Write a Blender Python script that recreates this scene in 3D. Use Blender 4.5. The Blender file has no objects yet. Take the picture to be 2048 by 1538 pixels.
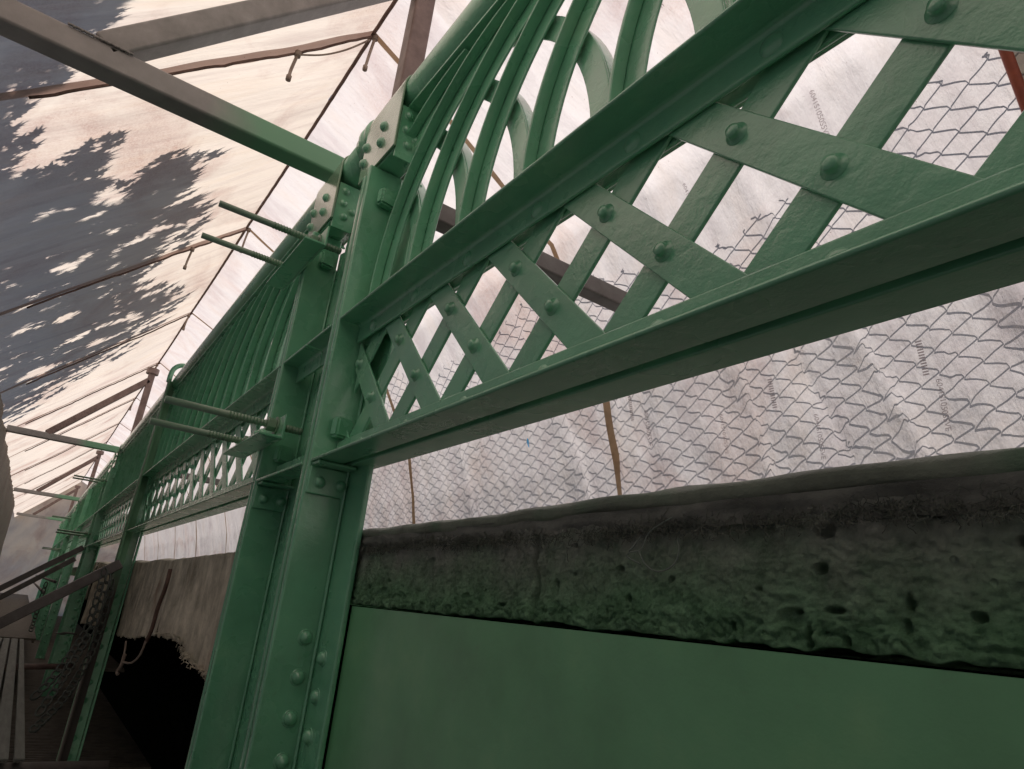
import bpy, bmesh, math, random
from mathutils import Vector, Matrix, noise
random.seed(7)
S, OZ = 0.5, 3.0            # one design unit is half a metre; the camera stands 3 m up
sc = bpy.context.scene
COL = sc.collection
PI = math.pi

def W(p): return Vector((p[0]*S, p[1]*S, p[2]*S + OZ))
def nz(x, y, z=0.0): return noise.noise(Vector((x, y, z)))

# ---------------------------------------------------------------- materials
def newmat(name):
    m = bpy.data.materials.new(name); m.use_nodes = True
    nt = m.node_tree; nt.nodes.clear()
    out = nt.nodes.new('ShaderNodeOutputMaterial')
    return m, nt, out
def N(nt, t, **k):
    n = nt.nodes.new(t)
    for a, v in k.items():
        if a.startswith('i_'):
            n.inputs[a[2:].replace('_', ' ')].default_value = v
        else: setattr(n, a, v)
    return n
def L(nt, a, b): nt.links.new(a, b)
def coords(nt, scale=(1, 1, 1), kind='Object'):
    tc = N(nt, 'ShaderNodeTexCoord'); mp = N(nt, 'ShaderNodeMapping')
    mp.inputs['Scale'].default_value = scale
    L(nt, tc.outputs[kind], mp.inputs['Vector'])
    return mp.outputs['Vector']
def wcoords(nt, scale=(1, 1, 1)):
    g = N(nt, 'ShaderNodeNewGeometry'); mp = N(nt, 'ShaderNodeMapping')
    mp.inputs['Scale'].default_value = scale
    L(nt, g.outputs['Position'], mp.inputs['Vector'])
    return mp.outputs['Vector']
def noise_n(nt, vec, scale, detail=4, rough=.55, dist=0):
    n = N(nt, 'ShaderNodeTexNoise'); n.inputs['Scale'].default_value = scale
    n.inputs['Detail'].default_value = detail; n.inputs['Roughness'].default_value = rough
    n.inputs['Distortion'].default_value = dist
    L(nt, vec, n.inputs['Vector']); return n.outputs['Fac']
def ramp(nt, fac, stops):
    r = N(nt, 'ShaderNodeValToRGB'); e = r.color_ramp.elements
    while len(e) < len(stops): e.new(.5)
    for k, (p, c) in enumerate(stops):
        e[k].position = p; e[k].color = (c if len(c) == 4 else (*c, 1))
    L(nt, fac, r.inputs['Fac']); return r.outputs['Color']
def mix(nt, fac, a, b, mode='MIX'):
    m = N(nt, 'ShaderNodeMix', data_type='RGBA', blend_type=mode)
    if isinstance(fac, (int, float)): m.inputs[0].default_value = fac
    else: L(nt, fac, m.inputs[0])
    for k, v in ((6, a), (7, b)):
        if isinstance(v, tuple): m.inputs[k].default_value = (*v, 1) if len(v) == 3 else v
        else: L(nt, v, m.inputs[k])
    return m.outputs[2]
def bump(nt, h, dist, strength=1.0, prev=None):
    b = N(nt, 'ShaderNodeBump'); b.inputs['Distance'].default_value = dist
    b.inputs['Strength'].default_value = strength
    L(nt, h, b.inputs['Height'])
    if prev is not None: L(nt, prev, b.inputs['Normal'])
    return b.outputs['Normal']
def principled(nt, out, col, rough, metal=0, normal=None, spec=.5, coat=0):
    p = N(nt, 'ShaderNodeBsdfPrincipled')
    for nm, v in (('Base Color', col), ('Roughness', rough)):
        if isinstance(v, tuple): p.inputs[nm].default_value = (*v, 1)
        elif isinstance(v, (int, float)): p.inputs[nm].default_value = v
        else: L(nt, v, p.inputs[nm])
    p.inputs['Metallic'].default_value = metal
    p.inputs['Specular IOR Level'].default_value = spec
    p.inputs['Coat Weight'].default_value = coat
    if normal is not None: L(nt, normal, p.inputs['Normal'])
    L(nt, p.outputs[0], out.inputs['Surface']); return p

def green_paint(name, base=(.146, .430, .252), rough=.27, lump=.0011, fine=.0005):
    m, nt, out = newmat(name)
    v = wcoords(nt)
    big = noise_n(nt, v, 5, 4, .6)
    c = ramp(nt, big, [(.3, tuple(x*.80 for x in base)), (.55, base), (.8, (base[0]*1.5, base[1]*1.15, base[2]*1.15))])
    grime = noise_n(nt, v, 38, 5, .7)
    c = mix(nt, ramp(nt, grime, [(.62, (0, 0, 0)), (.78, (.35, .35, .35))]), c, (.12, .20, .12))
    r = ramp(nt, noise_n(nt, v, 9, 3, .5), [(.3, (rough*.75,)*3), (.75, (rough*1.5,)*3)])
    n1 = bump(nt, noise_n(nt, v, 36, 3, .5, .6), lump*1.3, .8)
    n2 = bump(nt, noise_n(nt, v, 260, 3, .6), fine, .7, n1)
    pr = principled(nt, out, c, r, normal=n2, spec=.7, coat=.7); pr.inputs['Coat Roughness'].default_value = .16; L(nt, n2, pr.inputs['Coat Normal'])
    return m
M = {}
M['green_sheen'] = green_paint('green_smooth_gloss_paint', (.20, .33, .21), .17, .0002, .0001)
M['green'] = green_paint('green_gloss_paint')
M['green_flat'] = green_paint('green_smooth_paint', (.128, .370, .172), .42, .0004, .0002)
M['green_rod'] = green_paint('green_rod_paint', (.13, .24, .15), .5, .0006)

def brown_steel(name, base, dark, rough=.5):
    m, nt, out = newmat(name); v = wcoords(nt)
    c = ramp(nt, noise_n(nt, v, 14, 6, .65), [(.3, dark), (.6, base), (.85, tuple(x*1.35 for x in base))])
    principled(nt, out, c, rough, normal=bump(nt, noise_n(nt, v, 120, 4), .0006), spec=.4)
    return m
M['brown'] = brown_steel('brown_primer_steel', (.20, .14, .125), (.12, .08, .07))
M['greybox'] = brown_steel('grey_brown_box_section', (.25, .235, .225), (.18, .17, .16), .45)
M['greysteel'] = brown_steel('dark_grey_steel', (.13, .12, .115), (.09, .08, .075))
M['rope'] = brown_steel('brown_rope', (.16, .10, .08), (.08, .05, .04), .9)
M['cord'] = brown_steel('pale_cord', (.30, .24, .20), (.18, .13, .10), .9)
M['hem'] = brown_steel('hem_tape', (.22, .15, .12), (.14, .09, .075), .9)
M['redpipe'] = brown_steel('red_oxide_steel', (.30, .07, .04), (.18, .04, .03), .5)

# grey box section oversprayed green near the railing (paint boundary across the bridge)
m, nt, out = newmat('grey_beam_with_overspray'); M['beam'] = m
g = N(nt, 'ShaderNodeNewGeometry'); sx = N(nt, 'ShaderNodeSeparateXYZ'); L(nt, g.outputs['Position'], sx.inputs[0])
v = wcoords(nt)
ad = N(nt, 'ShaderNodeMath', operation='MULTIPLY_ADD'); L(nt, noise_n(nt, v, 6, 3), ad.inputs[0]); ad.inputs[1].default_value = .10
L(nt, sx.outputs['Y'], ad.inputs[2])
mr = N(nt, 'ShaderNodeMapRange'); mr.inputs['From Min'].default_value = -.20; mr.inputs['From Max'].default_value = -.03; L(nt, ad.outputs[0], mr.inputs['Value'])
grey = ramp(nt, noise_n(nt, v, 11, 6, .6), [(.3, (.21, .20, .19)), (.6, (.27, .255, .245)), (.8, (.32, .29, .27))])
c = mix(nt, mr.outputs[0], (.15, .33, .20), grey)
principled(nt, out, c, .42, normal=bump(nt, noise_n(nt, v, 160, 3), .0003), spec=.5)

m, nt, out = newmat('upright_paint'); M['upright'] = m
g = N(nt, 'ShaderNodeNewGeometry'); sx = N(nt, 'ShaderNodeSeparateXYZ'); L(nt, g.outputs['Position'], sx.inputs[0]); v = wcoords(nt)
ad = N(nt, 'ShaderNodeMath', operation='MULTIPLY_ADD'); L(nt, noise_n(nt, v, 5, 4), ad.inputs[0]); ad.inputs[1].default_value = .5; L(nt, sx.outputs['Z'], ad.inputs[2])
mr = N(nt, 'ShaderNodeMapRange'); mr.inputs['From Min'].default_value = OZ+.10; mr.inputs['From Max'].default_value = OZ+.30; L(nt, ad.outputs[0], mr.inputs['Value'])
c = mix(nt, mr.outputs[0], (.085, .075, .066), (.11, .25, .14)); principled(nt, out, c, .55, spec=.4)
# tarpaulin: woven white sheet that lets light through, with overspray stains and fine wrinkles
def tarp(name, streak, trans=(.86, .77, .71), diff=(.62, .54, .48), stain=.9, fold=.010, dirt=(.45, .28, .24), ts=.72):
    m, nt, out = newmat(name)
    v = wcoords(nt); vs = wcoords(nt, streak)
    st = noise_n(nt, v, 1.15, 5, .62, .8)
    sp = noise_n(nt, v, 95, 3, .7)
    s1 = ramp(nt, st, [(.50, (0, 0, 0)), (.72, (stain,)*3)])
    s2 = ramp(nt, sp, [(.42, (.55,)*3), (.62, (1, 1, 1))])
    f = mix(nt, 1.0, s1, s2, 'MULTIPLY')
    w = noise_n(nt, vs, 8, 5, .6)
    tone = ramp(nt, noise_n(nt, vs, 3.0, 6, .6), [(.3, (.85, .82, .83)), (.5, (1, 1, 1)), (.72, (.97, .93, .89))])
    spk = ramp(nt, noise_n(nt, v, 60, 2, .9), [(.72, (1, 1, 1)), (.76, (.55, .5, .48))])
    tone = mix(nt, 1.0, tone, spk, 'MULTIPLY')
    ct = mix(nt, 1.0, mix(nt, f, trans, dirt), tone, 'MULTIPLY')
    cd = mix(nt, 1.0, mix(nt, f, diff, dirt), tone, 'MULTIPLY')
    nrm = bump(nt, w, fold, .9)
    nrm = bump(nt, noise_n(nt, v, 400, 1), .0002, .4, nrm)
    a = N(nt, 'ShaderNodeBsdfDiffuse'); b = N(nt, 'ShaderNodeBsdfTranslucent'); mx = N(nt, 'ShaderNodeMixShader')
    L(nt, cd, a.inputs['Color']); L(nt, ct, b.inputs['Color'])
    L(nt, nrm, a.inputs['Normal']); L(nt, nrm, b.inputs['Normal'])
    mx.inputs[0].default_value = ts
    L(nt, a.outputs[0], mx.inputs[1]); L(nt, b.outputs[0], mx.inputs[2])
    gl = N(nt, 'ShaderNodeBsdfGlossy'); gl.inputs['Roughness'].default_value = .35; L(nt, nrm, gl.inputs['Normal'])
    gl.inputs['Color'].default_value = (.8, .77, .74, 1)
    m2 = N(nt, 'ShaderNodeMixShader'); m2.inputs[0].default_value = .04
    L(nt, mx.outputs[0], m2.inputs[1]); L(nt, gl.outputs[0], m2.inputs[2])
    L(nt, m2.outputs[0], out.inputs['Surface'])
    return m
M['tarp_l'] = tarp('white_tarp_left_slope', (3.2, .35, .35), (.77, .67, .595), (.52, .41, .34), ts=.87)
M['tarp_r'] = tarp('white_tarp_right_side', (1.6, .55, .55), (.64, .585, .58), (.58, .54, .54), stain=.6, fold=.022)
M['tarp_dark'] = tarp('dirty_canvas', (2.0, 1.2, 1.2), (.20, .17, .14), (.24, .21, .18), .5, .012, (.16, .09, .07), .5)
M['seam_l'] = tarp('double_hem_cloth', (2, 1, 1), (.50, .38, .34), (.46, .36, .32), .5, .004, (.25, .15, .13), .6)
M['strap'] = tarp('webbing_strap', (3, 3, 3), (.45, .33, .22), (.36, .24, .15), .5, .003, (.24, .12, .06), .45)

# concrete with green overspray on its lower half
m, nt, out = newmat('rough_concrete_with_overspray'); M['concrete'] = m
v = wcoords(nt)
g = N(nt, 'ShaderNodeNewGeometry'); sx = N(nt, 'ShaderNodeSeparateXYZ'); L(nt, g.outputs['Position'], sx.inputs[0])
ad = N(nt, 'ShaderNodeMath', operation='MULTIPLY_ADD'); L(nt, noise_n(nt, v, 7, 5), ad.inputs[0]); ad.inputs[1].default_value = .11
L(nt, sx.outputs['Z'], ad.inputs[2])
mr = N(nt, 'ShaderNodeMapRange'); mr.inputs['From Min'].default_value = OZ+.085; mr.inputs['From Max'].default_value = OZ+.185; L(nt, ad.outputs[0], mr.inputs['Value'])
cc = ramp(nt, noise_n(nt, v, 24, 8, .7), [(.36, (.20, .215, .19)), (.5, (.42, .44, .39)), (.64, (.56, .58, .52))])
gg = ramp(nt, noise_n(nt, v, 30, 6, .65), [(.38, (.13, .29, .15)), (.62, (.30, .57, .33))])
c = mix(nt, mr.outputs[0], gg, cc)
nrm = bump(nt, noise_n(nt, v, 34, 12, .80), .026, 1)
nrm = bump(nt, noise_n(nt, v, 150, 6, .8), .006, 1, nrm)
vo = N(nt, 'ShaderNodeTexVoronoi'); vo.inputs['Scale'].default_value = 26; L(nt, v, vo.inputs['Vector'])
pit = ramp(nt, vo.outputs['Distance'], [(.06, (0, 0, 0)), (.12, (1, 1, 1))])
nrm = bump(nt, pit, .006, .8, nrm)
principled(nt, out, c, .85, normal=nrm, spec=.3)

def cloth(name, a, b, scale=9, rough=.95, stain=None, streak=(1, 1, 1), fold=.006):
    m, nt, out = newmat(name); v = wcoords(nt, streak)
    c = ramp(nt, noise_n(nt, v, scale, 6, .65), [(.3, a), (.7, b)])
    if stain: c = mix(nt, ramp(nt, noise_n(nt, wcoords(nt), 3.2, 4), [(.55, (0, 0, 0)), (.7, (.7,)*3)]), c, stain)
    principled(nt, out, c, rough, normal=bump(nt, noise_n(nt, v, 55, 6, .7), fold), spec=.2)
    return m
M['flap'] = cloth('dark_stained_cloth', (.10, .105, .095), (.24, .25, .22), 12, .8, None, (1, 1, 1), .004)
M['felt'] = cloth('dirty_felt', (.26, .245, .19), (.80, .74, .60), 8, .95, (.24, .14, .09), (1, 1, .8), .012)
M['roll'] = cloth('green_stained_roll', (.14, .155, .125), (.28, .32, .25), 8, .5, (.08, .22, .12), (1, 1, 1), .004)
M['fuzz'] = cloth('frayed_fibre', (.08, .09, .08), (.20, .22, .18), 20)
M['wire'] = brown_steel('pale_thin_wire', (.20, .24, .21), (.12, .15, .13), .5)
M['plank'] = cloth('grey_plank', (.085, .09, .08), (.16, .17, .15), 16, .6, None, (.3, 3, 3), .002)
M['deck'] = cloth('ribbed_deck', (.07, .062, .05), (.15, .13, .11), 12, .7)
M['dark'] = cloth('shade_black', (.001, .0015, .001), (.004, .005, .004), 9, .9)  # near-black colour that paints unlit depth, not the tone of a metal
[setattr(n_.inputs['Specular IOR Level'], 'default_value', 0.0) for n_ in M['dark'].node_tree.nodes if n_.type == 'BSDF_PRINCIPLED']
M['chain'] = cloth('dark_chain', (.035, .045, .038), (.09, .10, .09), 30, .5)
M['bark'] = cloth('bark', (.07, .05, .035), (.14, .10, .07), 12)
M['ground'] = cloth('ground_gravel', (.12, .11, .09), (.22, .20, .17), 4)
M['mesh'] = cloth('galvanised_wire', (.16, .17, .19), (.30, .31, .33), 20, .5)
M['print'] = tarp('grey_print', (1, 1, 1), (.48, .43, .45), (.36, .33, .34), .2, .001)
M['blue'] = tarp('sky_hole_patch', (1, 1, 1), (.12, .55, 1.0), (.1, .5, .95), 0, .001, ts=.9)
m, nt, out = newmat('leaf'); M['leaf'] = m
v = wcoords(nt); c = ramp(nt, noise_n(nt, v, 3, 3), [(.3, (.03, .07, .02)), (.7, (.07, .13, .035))])
principled(nt, out, c, .6)

# ---------------------------------------------------------------- mesh builder
class MB:
    def __init__(s): s.v = []; s.f = []
    def add(s, vs, fs):
        o = len(s.v); s.v += [tuple(p) for p in vs]; s.f += [tuple(i+o for i in f) for f in fs]
    def box(s, x0, x1, y0, y1, z0, z1):
        x0, x1 = sorted((x0, x1)); y0, y1 = sorted((y0, y1)); z0, z1 = sorted((z0, z1))
        s.add([(x, y, z) for z in (z0, z1) for x, y in ((x0, y0), (x1, y0), (x1, y1), (x0, y1))],
              [(3, 2, 1, 0), (4, 5, 6, 7), (0, 1, 5, 4), (1, 2, 6, 5), (2, 3, 7, 6), (3, 0, 4, 7)]); return s
    def beam(s, a, b, w, h, up=(0, 0, 1)):
        a = Vector(a); b = Vector(b); d = (b-a).normalized(); u = Vector(up); u = (u-d*u.dot(d)).normalized(); r = d.cross(u)
        c = [(-1, -1), (1, -1), (1, 1), (-1, 1)]
        s.add([p + r*(i*w/2) + u*(j*h/2) for p in (a, b) for i, j in c],
              [(3, 2, 1, 0), (4, 5, 6, 7), (0, 1, 5, 4), (1, 2, 6, 5), (2, 3, 7, 6), (3, 0, 4, 7)]); return s
    def prism(s, poly, axis, a, b):
        # poly: 2-D outline in the plane across the axis ('x': (y,z), 'y': (x,z)); the outline is convex or swept plainly
        n = len(poly)
        P = (lambda p, t: (t, p[0], p[1])) if axis == 'x' else (lambda p, t: (p[0], t, p[1]))
        s.add([P(p, a) for p in poly] + [P(p, b) for p in poly],
              [tuple(range(n-1, -1, -1)), tuple(range(n, 2*n))] + [(i, (i+1) % n, n+(i+1) % n, n+i) for i in range(n)]); return s
    def tube(s, pts, r, n=8, cap=True):
        pts = [Vector(p) for p in pts]; rr = r if isinstance(r, (list, tuple)) else [r]*len(pts)
        o = len(s.v); ref = None
        for i, p in enumerate(pts):
            d = (pts[min(i+1, len(pts)-1)] - pts[max(i-1, 0)]).normalized()
            if ref is None: ref = Vector((0, 0, 1)) if abs(d.z) < .9 else Vector((0, 1, 0))
            u = (ref - d*ref.dot(d)).normalized(); w = d.cross(u); ref = u
            for k in range(n):
                t = 2*PI*k/n; s.v.append(tuple(p + (u*math.cos(t) + w*math.sin(t))*rr[i]))
        for i in range(len(pts)-1):
            for k in range(n):
                a = o+i*n+k; b = o+i*n+(k+1) % n; s.f.append((a, b, b+n, a+n))
        if cap:
            s.f.append(tuple(o+k for k in range(n-1, -1, -1))); s.f.append(tuple(o+(len(pts)-1)*n+k for k in range(n)))
        return s
    def grid(s, nu, nv, fn, mask=None):
        o = len(s.v)
        for i in range(nu+1):
            for j in range(nv+1): s.v.append(tuple(fn(i/nu, j/nv)))
        for i in range(nu):
            for j in range(nv):
                if mask and not mask(i/nu, j/nv): continue
                a = o+i*(nv+1)+j; s.f.append((a, a+1, a+nv+2, a+nv+1))
        return s
WO = {}
def tag(o, label=None, cat=None, group=None, kind=None):
    if label: o['label'] = label
    if cat: o['category'] = cat
    if group: o['group'] = group
    if kind: o['kind'] = kind
    return o
def empty(name, loc, label=None, cat=None, group=None, kind=None):
    o = bpy.data.objects.new(name, None); o.empty_display_size = .1
    COL.objects.link(o); w = W(loc); o.location = w; WO[o.name] = w
    return tag(o, label, cat, group, kind)
def build(name, mb, mat, parent=None, bevel=0, smooth=False, origin=None, seg=2):
    vs = [W(p) for p in mb.v]
    if origin is not None: o3 = W(origin)
    elif parent is not None: o3 = WO[parent.name].copy()
    else:
        xs = [v.x for v in vs]; ys = [v.y for v in vs]; zs = [v.z for v in vs]
        o3 = Vector(((min(xs)+max(xs))/2, (min(ys)+max(ys))/2, min(zs)))
    me = bpy.data.meshes.new(name); me.from_pydata([v-o3 for v in vs], [], mb.f)
    bm = bmesh.new(); bm.from_mesh(me); bmesh.ops.recalc_face_normals(bm, faces=bm.faces); bm.to_mesh(me); bm.free()
    me.materials.append(M[mat])
    if smooth:
        for p in me.polygons: p.use_smooth = True
    o = bpy.data.objects.new(name, me); COL.objects.link(o)
    if parent is not None:
        o.parent = parent; o.location = o3 - WO[parent.name]
    else: o.location = o3
    WO[o.name] = o3
    if bevel:
        b = o.modifiers.new('bevel', 'BEVEL'); b.width = bevel*S; b.segments = seg; b.limit_method = 'ANGLE'; b.angle_limit = math.radians(40)
        me.shade_smooth()
        wn = o.modifiers.new('wn', 'WEIGHTED_NORMAL'); wn.keep_sharp = False
    return o
def inst(name, mesh, pos, parent, axis='y', rot=0.0):
    o = bpy.data.objects.new(name, mesh); COL.objects.link(o)
    w = W(pos); o.parent = parent; o.location = w - WO[parent.name]; WO[o.name] = w
    if axis == 'y': o.rotation_euler = (-PI/2, rot, 0)
    elif axis == '-x': o.rotation_euler = (0, -PI/2, 0)
    elif axis == '-z': o.rotation_euler = (PI, 0, 0)
    if rot and axis == '-x': o.rotation_euler = (rot, -PI/2, 0)
    return o
def copy_tree(o, shift, parent=None, top=True):
    c = o.copy(); COL.objects.link(c)
    if top: c.location = o.location + Vector((shift*S, 0, 0))
    else: c.parent = parent
    WO[c.name] = WO[o.name] + Vector((shift*S, 0, 0))
    for ch in list(o.children): copy_tree(ch, shift, c, False)
    return c

def lathe(prof, n=20, name='part', mat='green'):
    vs = []; fs = []
    for r, z in prof:
        for k in range(n): vs.append((r*S*math.cos(2*PI*k/n), r*S*math.sin(2*PI*k/n), z*S))
    for i in range(len(prof)-1):
        for k in range(n):
            a = i*n+k; b = i*n+(k+1) % n; fs.append((a, b, b+n, a+n))
    fs.append(tuple(range((len(prof)-1)*n, len(prof)*n)))
    me = bpy.data.meshes.new(name); me.from_pydata(vs, [], fs); me.materials.append(M[mat])
    for p in me.polygons: p.use_smooth = True
    return me
def dome(r, h, skirt=.0, name='rivet'):
    pr = []
    if skirt: pr += [(r+skirt, -.002), (r+skirt*.8, .0025), (r+skirt*.25, .004)]
    pr += [(r*math.cos(t*PI/2/6), .002+h*math.sin(t*PI/2/6)) for t in range(6)] + [(r*.08, h+.002)]
    return lathe(pr, 18, name)
RIV = dome(.027, .022, .005)
RIV_BIG = dome(.031, .028, .007)
RIV_LAT = lathe([(.032, -.002), (.030, .003), (.021, .004), (.020, .018), (.0165, .023), (.006, .025)], 16, 'lattice_rivet')
RIV_FLAT = lathe([(.034, -.002), (.031, .003), (.024, .006), (.014, .009), (.004, .0095)], 16, 'flat_rivet')
def square_bolt():
    bm = bmesh.new(); bmesh.ops.create_cube(bm, size=1)
    for v in bm.verts: v.co = Vector((v.co.x*.105*S, v.co.y*.105*S, (v.co.z+.5)*.06*S))
    bmesh.ops.bevel(bm, geom=bm.edges[:], offset=.012*S, segments=2, affect='EDGES')
    me = bpy.data.meshes.new('square_bolt'); bm.to_mesh(me); bm.free(); me.materials.append(M['green'])
    return me
BOLT = square_bolt()
NUT = lathe([(.040, -.002), (.040, .030), (.034, .036), (.022, .036), (.020, .058), (.012, .062)], 6, 'nut')

# ================================================================ PARAPET BAY
PX = .4665
X1, X0 = 3.228, -3.40       # the near bay runs between these
ZB, ZT = .647, 1.44
def angle_rail(mb, x0, x1, z, y_nose, y_leg, t, up, leg):
    # horizontal leg from nose to leg, vertical leg rising (up=+1) or hanging (up=-1)
    y_in = y_leg
    s = 1 if y_nose > y_leg else -1
    a = [(y_nose, z), (y_in, z), (y_in, z+up*leg), (y_in+s*t, z+up*leg), (y_in+s*t, z+up*(t+.012)), (y_in+s*(t+.012), z+up*t), (y_nose, z+up*t)]
    mb.prism(a, 'x', x0, x1)
def arc_profile(x_s, side, r, z0=1.545):
    # quarter arc from the spring x_s, leaning towards -X (side=-1) or +X (+1)
    pts = [(x_s, ZT+.001), (x_s, z0)]
    return pts
R_OUT = 1.20
def arc_points(xs, side, rad, lo, hi, zmax, n=26, z0=1.548):
    cx = xs + side*R_OUT
    out = [(xs - side*(rad-R_OUT), ZT+.001), (xs - side*(rad-R_OUT), (ZT+z0)/2)]
    for k in range(n+1):
        t = (PI/2)*k/n
        x = cx - side*rad*math.cos(t); z = z0 + rad*math.sin(t)
        out.append((x, z))
    return out
def sweep_band(mb, pa, pb, y0, y1, lo, hi, zmin=None):
    # solid strip between two plane curves pa, pb (same count), thickness y0..y1, clipped in x
    keep = [i for i in range(len(pa)) if lo <= pa[i][0] <= hi and lo <= pb[i][0] <= hi]
    if len(keep) < 2: return
    o = len(mb.v)
    for i in keep:
        for (x, z) in (pa[i], pb[i]):
            mb.v.append((x, y0, z)); mb.v.append((x, y1, z))
    n = len(keep)
    for i in range(n-1):
        a = o+i*4; b = a+4
        mb.f += [(a, b, b+2, a+2), (a+1, a+3, b+3, b+1), (a, a+1, b+1, b), (a+2, b+2, b+3, a+3)]
    e = o+(n-1)*4
    mb.f += [(o, o+2, o+3, o+1), (e, e+1, e+3, e+2)]

def make_bay(detail=True):
    root = empty('lattice_parapet', ((X0+X1)/2, -1.15, ZB))
    mb = MB(); angle_rail(mb, X0, X1, ZB, -1.0, -1.135, .017, 1, .127)
    br = build('bottom_rail', mb, 'green', root, bevel=.007)
    mb = MB(); angle_rail(mb, X0, X1, ZB, -1.285, -1.166, .017, 1, .127)
    build('rear_bottom_rail', mb, 'green', root, bevel=.006)
    mb = MB(); angle_rail(mb, X0, X1, ZT, -1.0, -1.135, .017, -1, .115)
    tr = build('top_rail', mb, 'green', root, bevel=.007)
    mb = MB(); angle_rail(mb, X0, X1, ZT, -1.285, -1.166, .017, -1, .115)
    build('rear_top_rail', mb, 'green', root, bevel=.006)
    # lattice
    w = .118/2*2**.5
    za, zb = ZB+.03, ZT-.03
    def bar(c, sg, y0, y1):
        # x = c + sg*z
        def clip(poly, f):   # clip polygon to f(p)>=0
            res = []
            for i in range(len(poly)):
                p, q = poly[i], poly[(i+1) % len(poly)]; a, b = f(p), f(q)
                if a >= 0: res.append(p)
                if a*b < 0:
                    t = a/(a-b); res.append((p[0]+(q[0]-p[0])*t, p[1]+(q[1]-p[1])*t))
            return res
        P = [(c+sg*za-w, za), (c+sg*za+w, za), (c+sg*zb+w, zb), (c+sg*zb-w, zb)]
        P = clip(P, lambda p: p[0]-(X0+.01)); P = clip(P, lambda p: (X1-.01)-p[0]) if P else P
        if len(P) < 3: return None
        mb = MB(); mb.prism(P, 'y', y0, y1); return mb
    bars = []
    for k in range(0, 19):
        c = 1.967+PX - k*PX
        mb = bar(c, 1, -1.1365, -1.1495)
        if mb: bars.append((c, build('lattice_bar', mb, 'green', root, bevel=.0035, seg=1)))
    for k in range(0, 19):
        c = 4.347+PX - k*PX
        mb = bar(c, -1, -1.1505, -1.1645)
        if mb: build('lattice_bar', mb, 'green', root, bevel=.0035, seg=1)
    for c, o in bars:
        for z in (1.19, .9545):
            x = z + c
            if X0+.08 < x < X1-.04 and x > -.2: inst('rivet', RIV_LAT, (x, -1.1365, z), o, 'y', random.uniform(0, 6))
    for k in range(8):   # rivet heads through the rail legs
        x = 3.04 - k*PX
        if x > .2:
            inst('rivet', RIV_FLAT, (x, -1.118, ZT-.068), tr, 'y'); inst('rivet', RIV_FLAT, (x-.12, -1.118, ZB+.070), br, 'y')
    # rows of arches, front row leaning one way and rear row the other
    Rw = R_OUT-.105
    for k in range(-1, 18):
        xs = 3.157 - k*.467
        outer = arc_points(xs, -1, R_OUT, 0, 0, 0); inner = arc_points(xs, -1, Rw, 0, 0, 0); o2 = arc_points(xs, -1, R_OUT-.016, 0, 0, 0)
        lo, hi = X0+.02, X1-.012
        mb = MB(); sweep_band(mb, outer, o2, -1.105, -1.158, lo, hi); sweep_band(mb, outer, inner, -1.1585, -1.172, lo, hi)
        if mb.v: build('arch_bar', mb, 'green', root, bevel=.004, seg=1)
    for k in range(-2, 17):
        xs = 2.72 - k*.467 + .467*2 - .9
        outer = arc_points(xs, 1, R_OUT, 0, 0, 0); inner = arc_points(xs, 1, Rw, 0, 0, 0); o2 = arc_points(xs, 1, R_OUT-.016, 0, 0, 0)
        mb = MB(); sweep_band(mb, outer, inner, -1.187, -1.200, X0+.02, X1-.012); sweep_band(mb, outer, o2, -1.2005, -1.265, X0+.02, X1-.012)
        if mb.v: build('rear_arch_bar', mb, 'green', root, bevel=.004, seg=1)
    mb = MB(); mb.box(X0, X1-.1, -1.083, -1.22, 2.758, 2.776)
    build('handrail_flange', mb, 'green', root, bevel=.005)
    mb = MB(); mb.box(X0, X1-.02, -1.1735, -1.1855, 2.60, 2.7575)
    hw = build('handrail_web', mb, 'green', root, bevel=.004)
    for k in range(7):
        inst('rivet', RIV, (3.05-.467*k, -1.174, 2.69), hw, 'y')
    return root
bay = make_bay()
tag(bay, 'nearest green parapet panel, its wide lattice bars crossing the right of the picture', 'parapet panel', 'parapet panels along the bridge')
bl = ['second green parapet panel, beyond the paired riveted posts and above the hanging felt',
      'third green parapet panel, just beyond the tall bent-topped upright',
      'fourth green parapet panel from the camera, between far posts',
      'fifth green parapet panel from the camera, small in the distance',
      'sixth green parapet panel, near the far end of the tunnel of sheeting',
      'farthest green parapet panel at the vanishing end of the bridge']
for k, sh in enumerate((7.66, 14.555, 22.215, 29.11, 36.77, 43.665)):
    c = copy_tree(bay, sh); c['label'] = bl[k]

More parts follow.
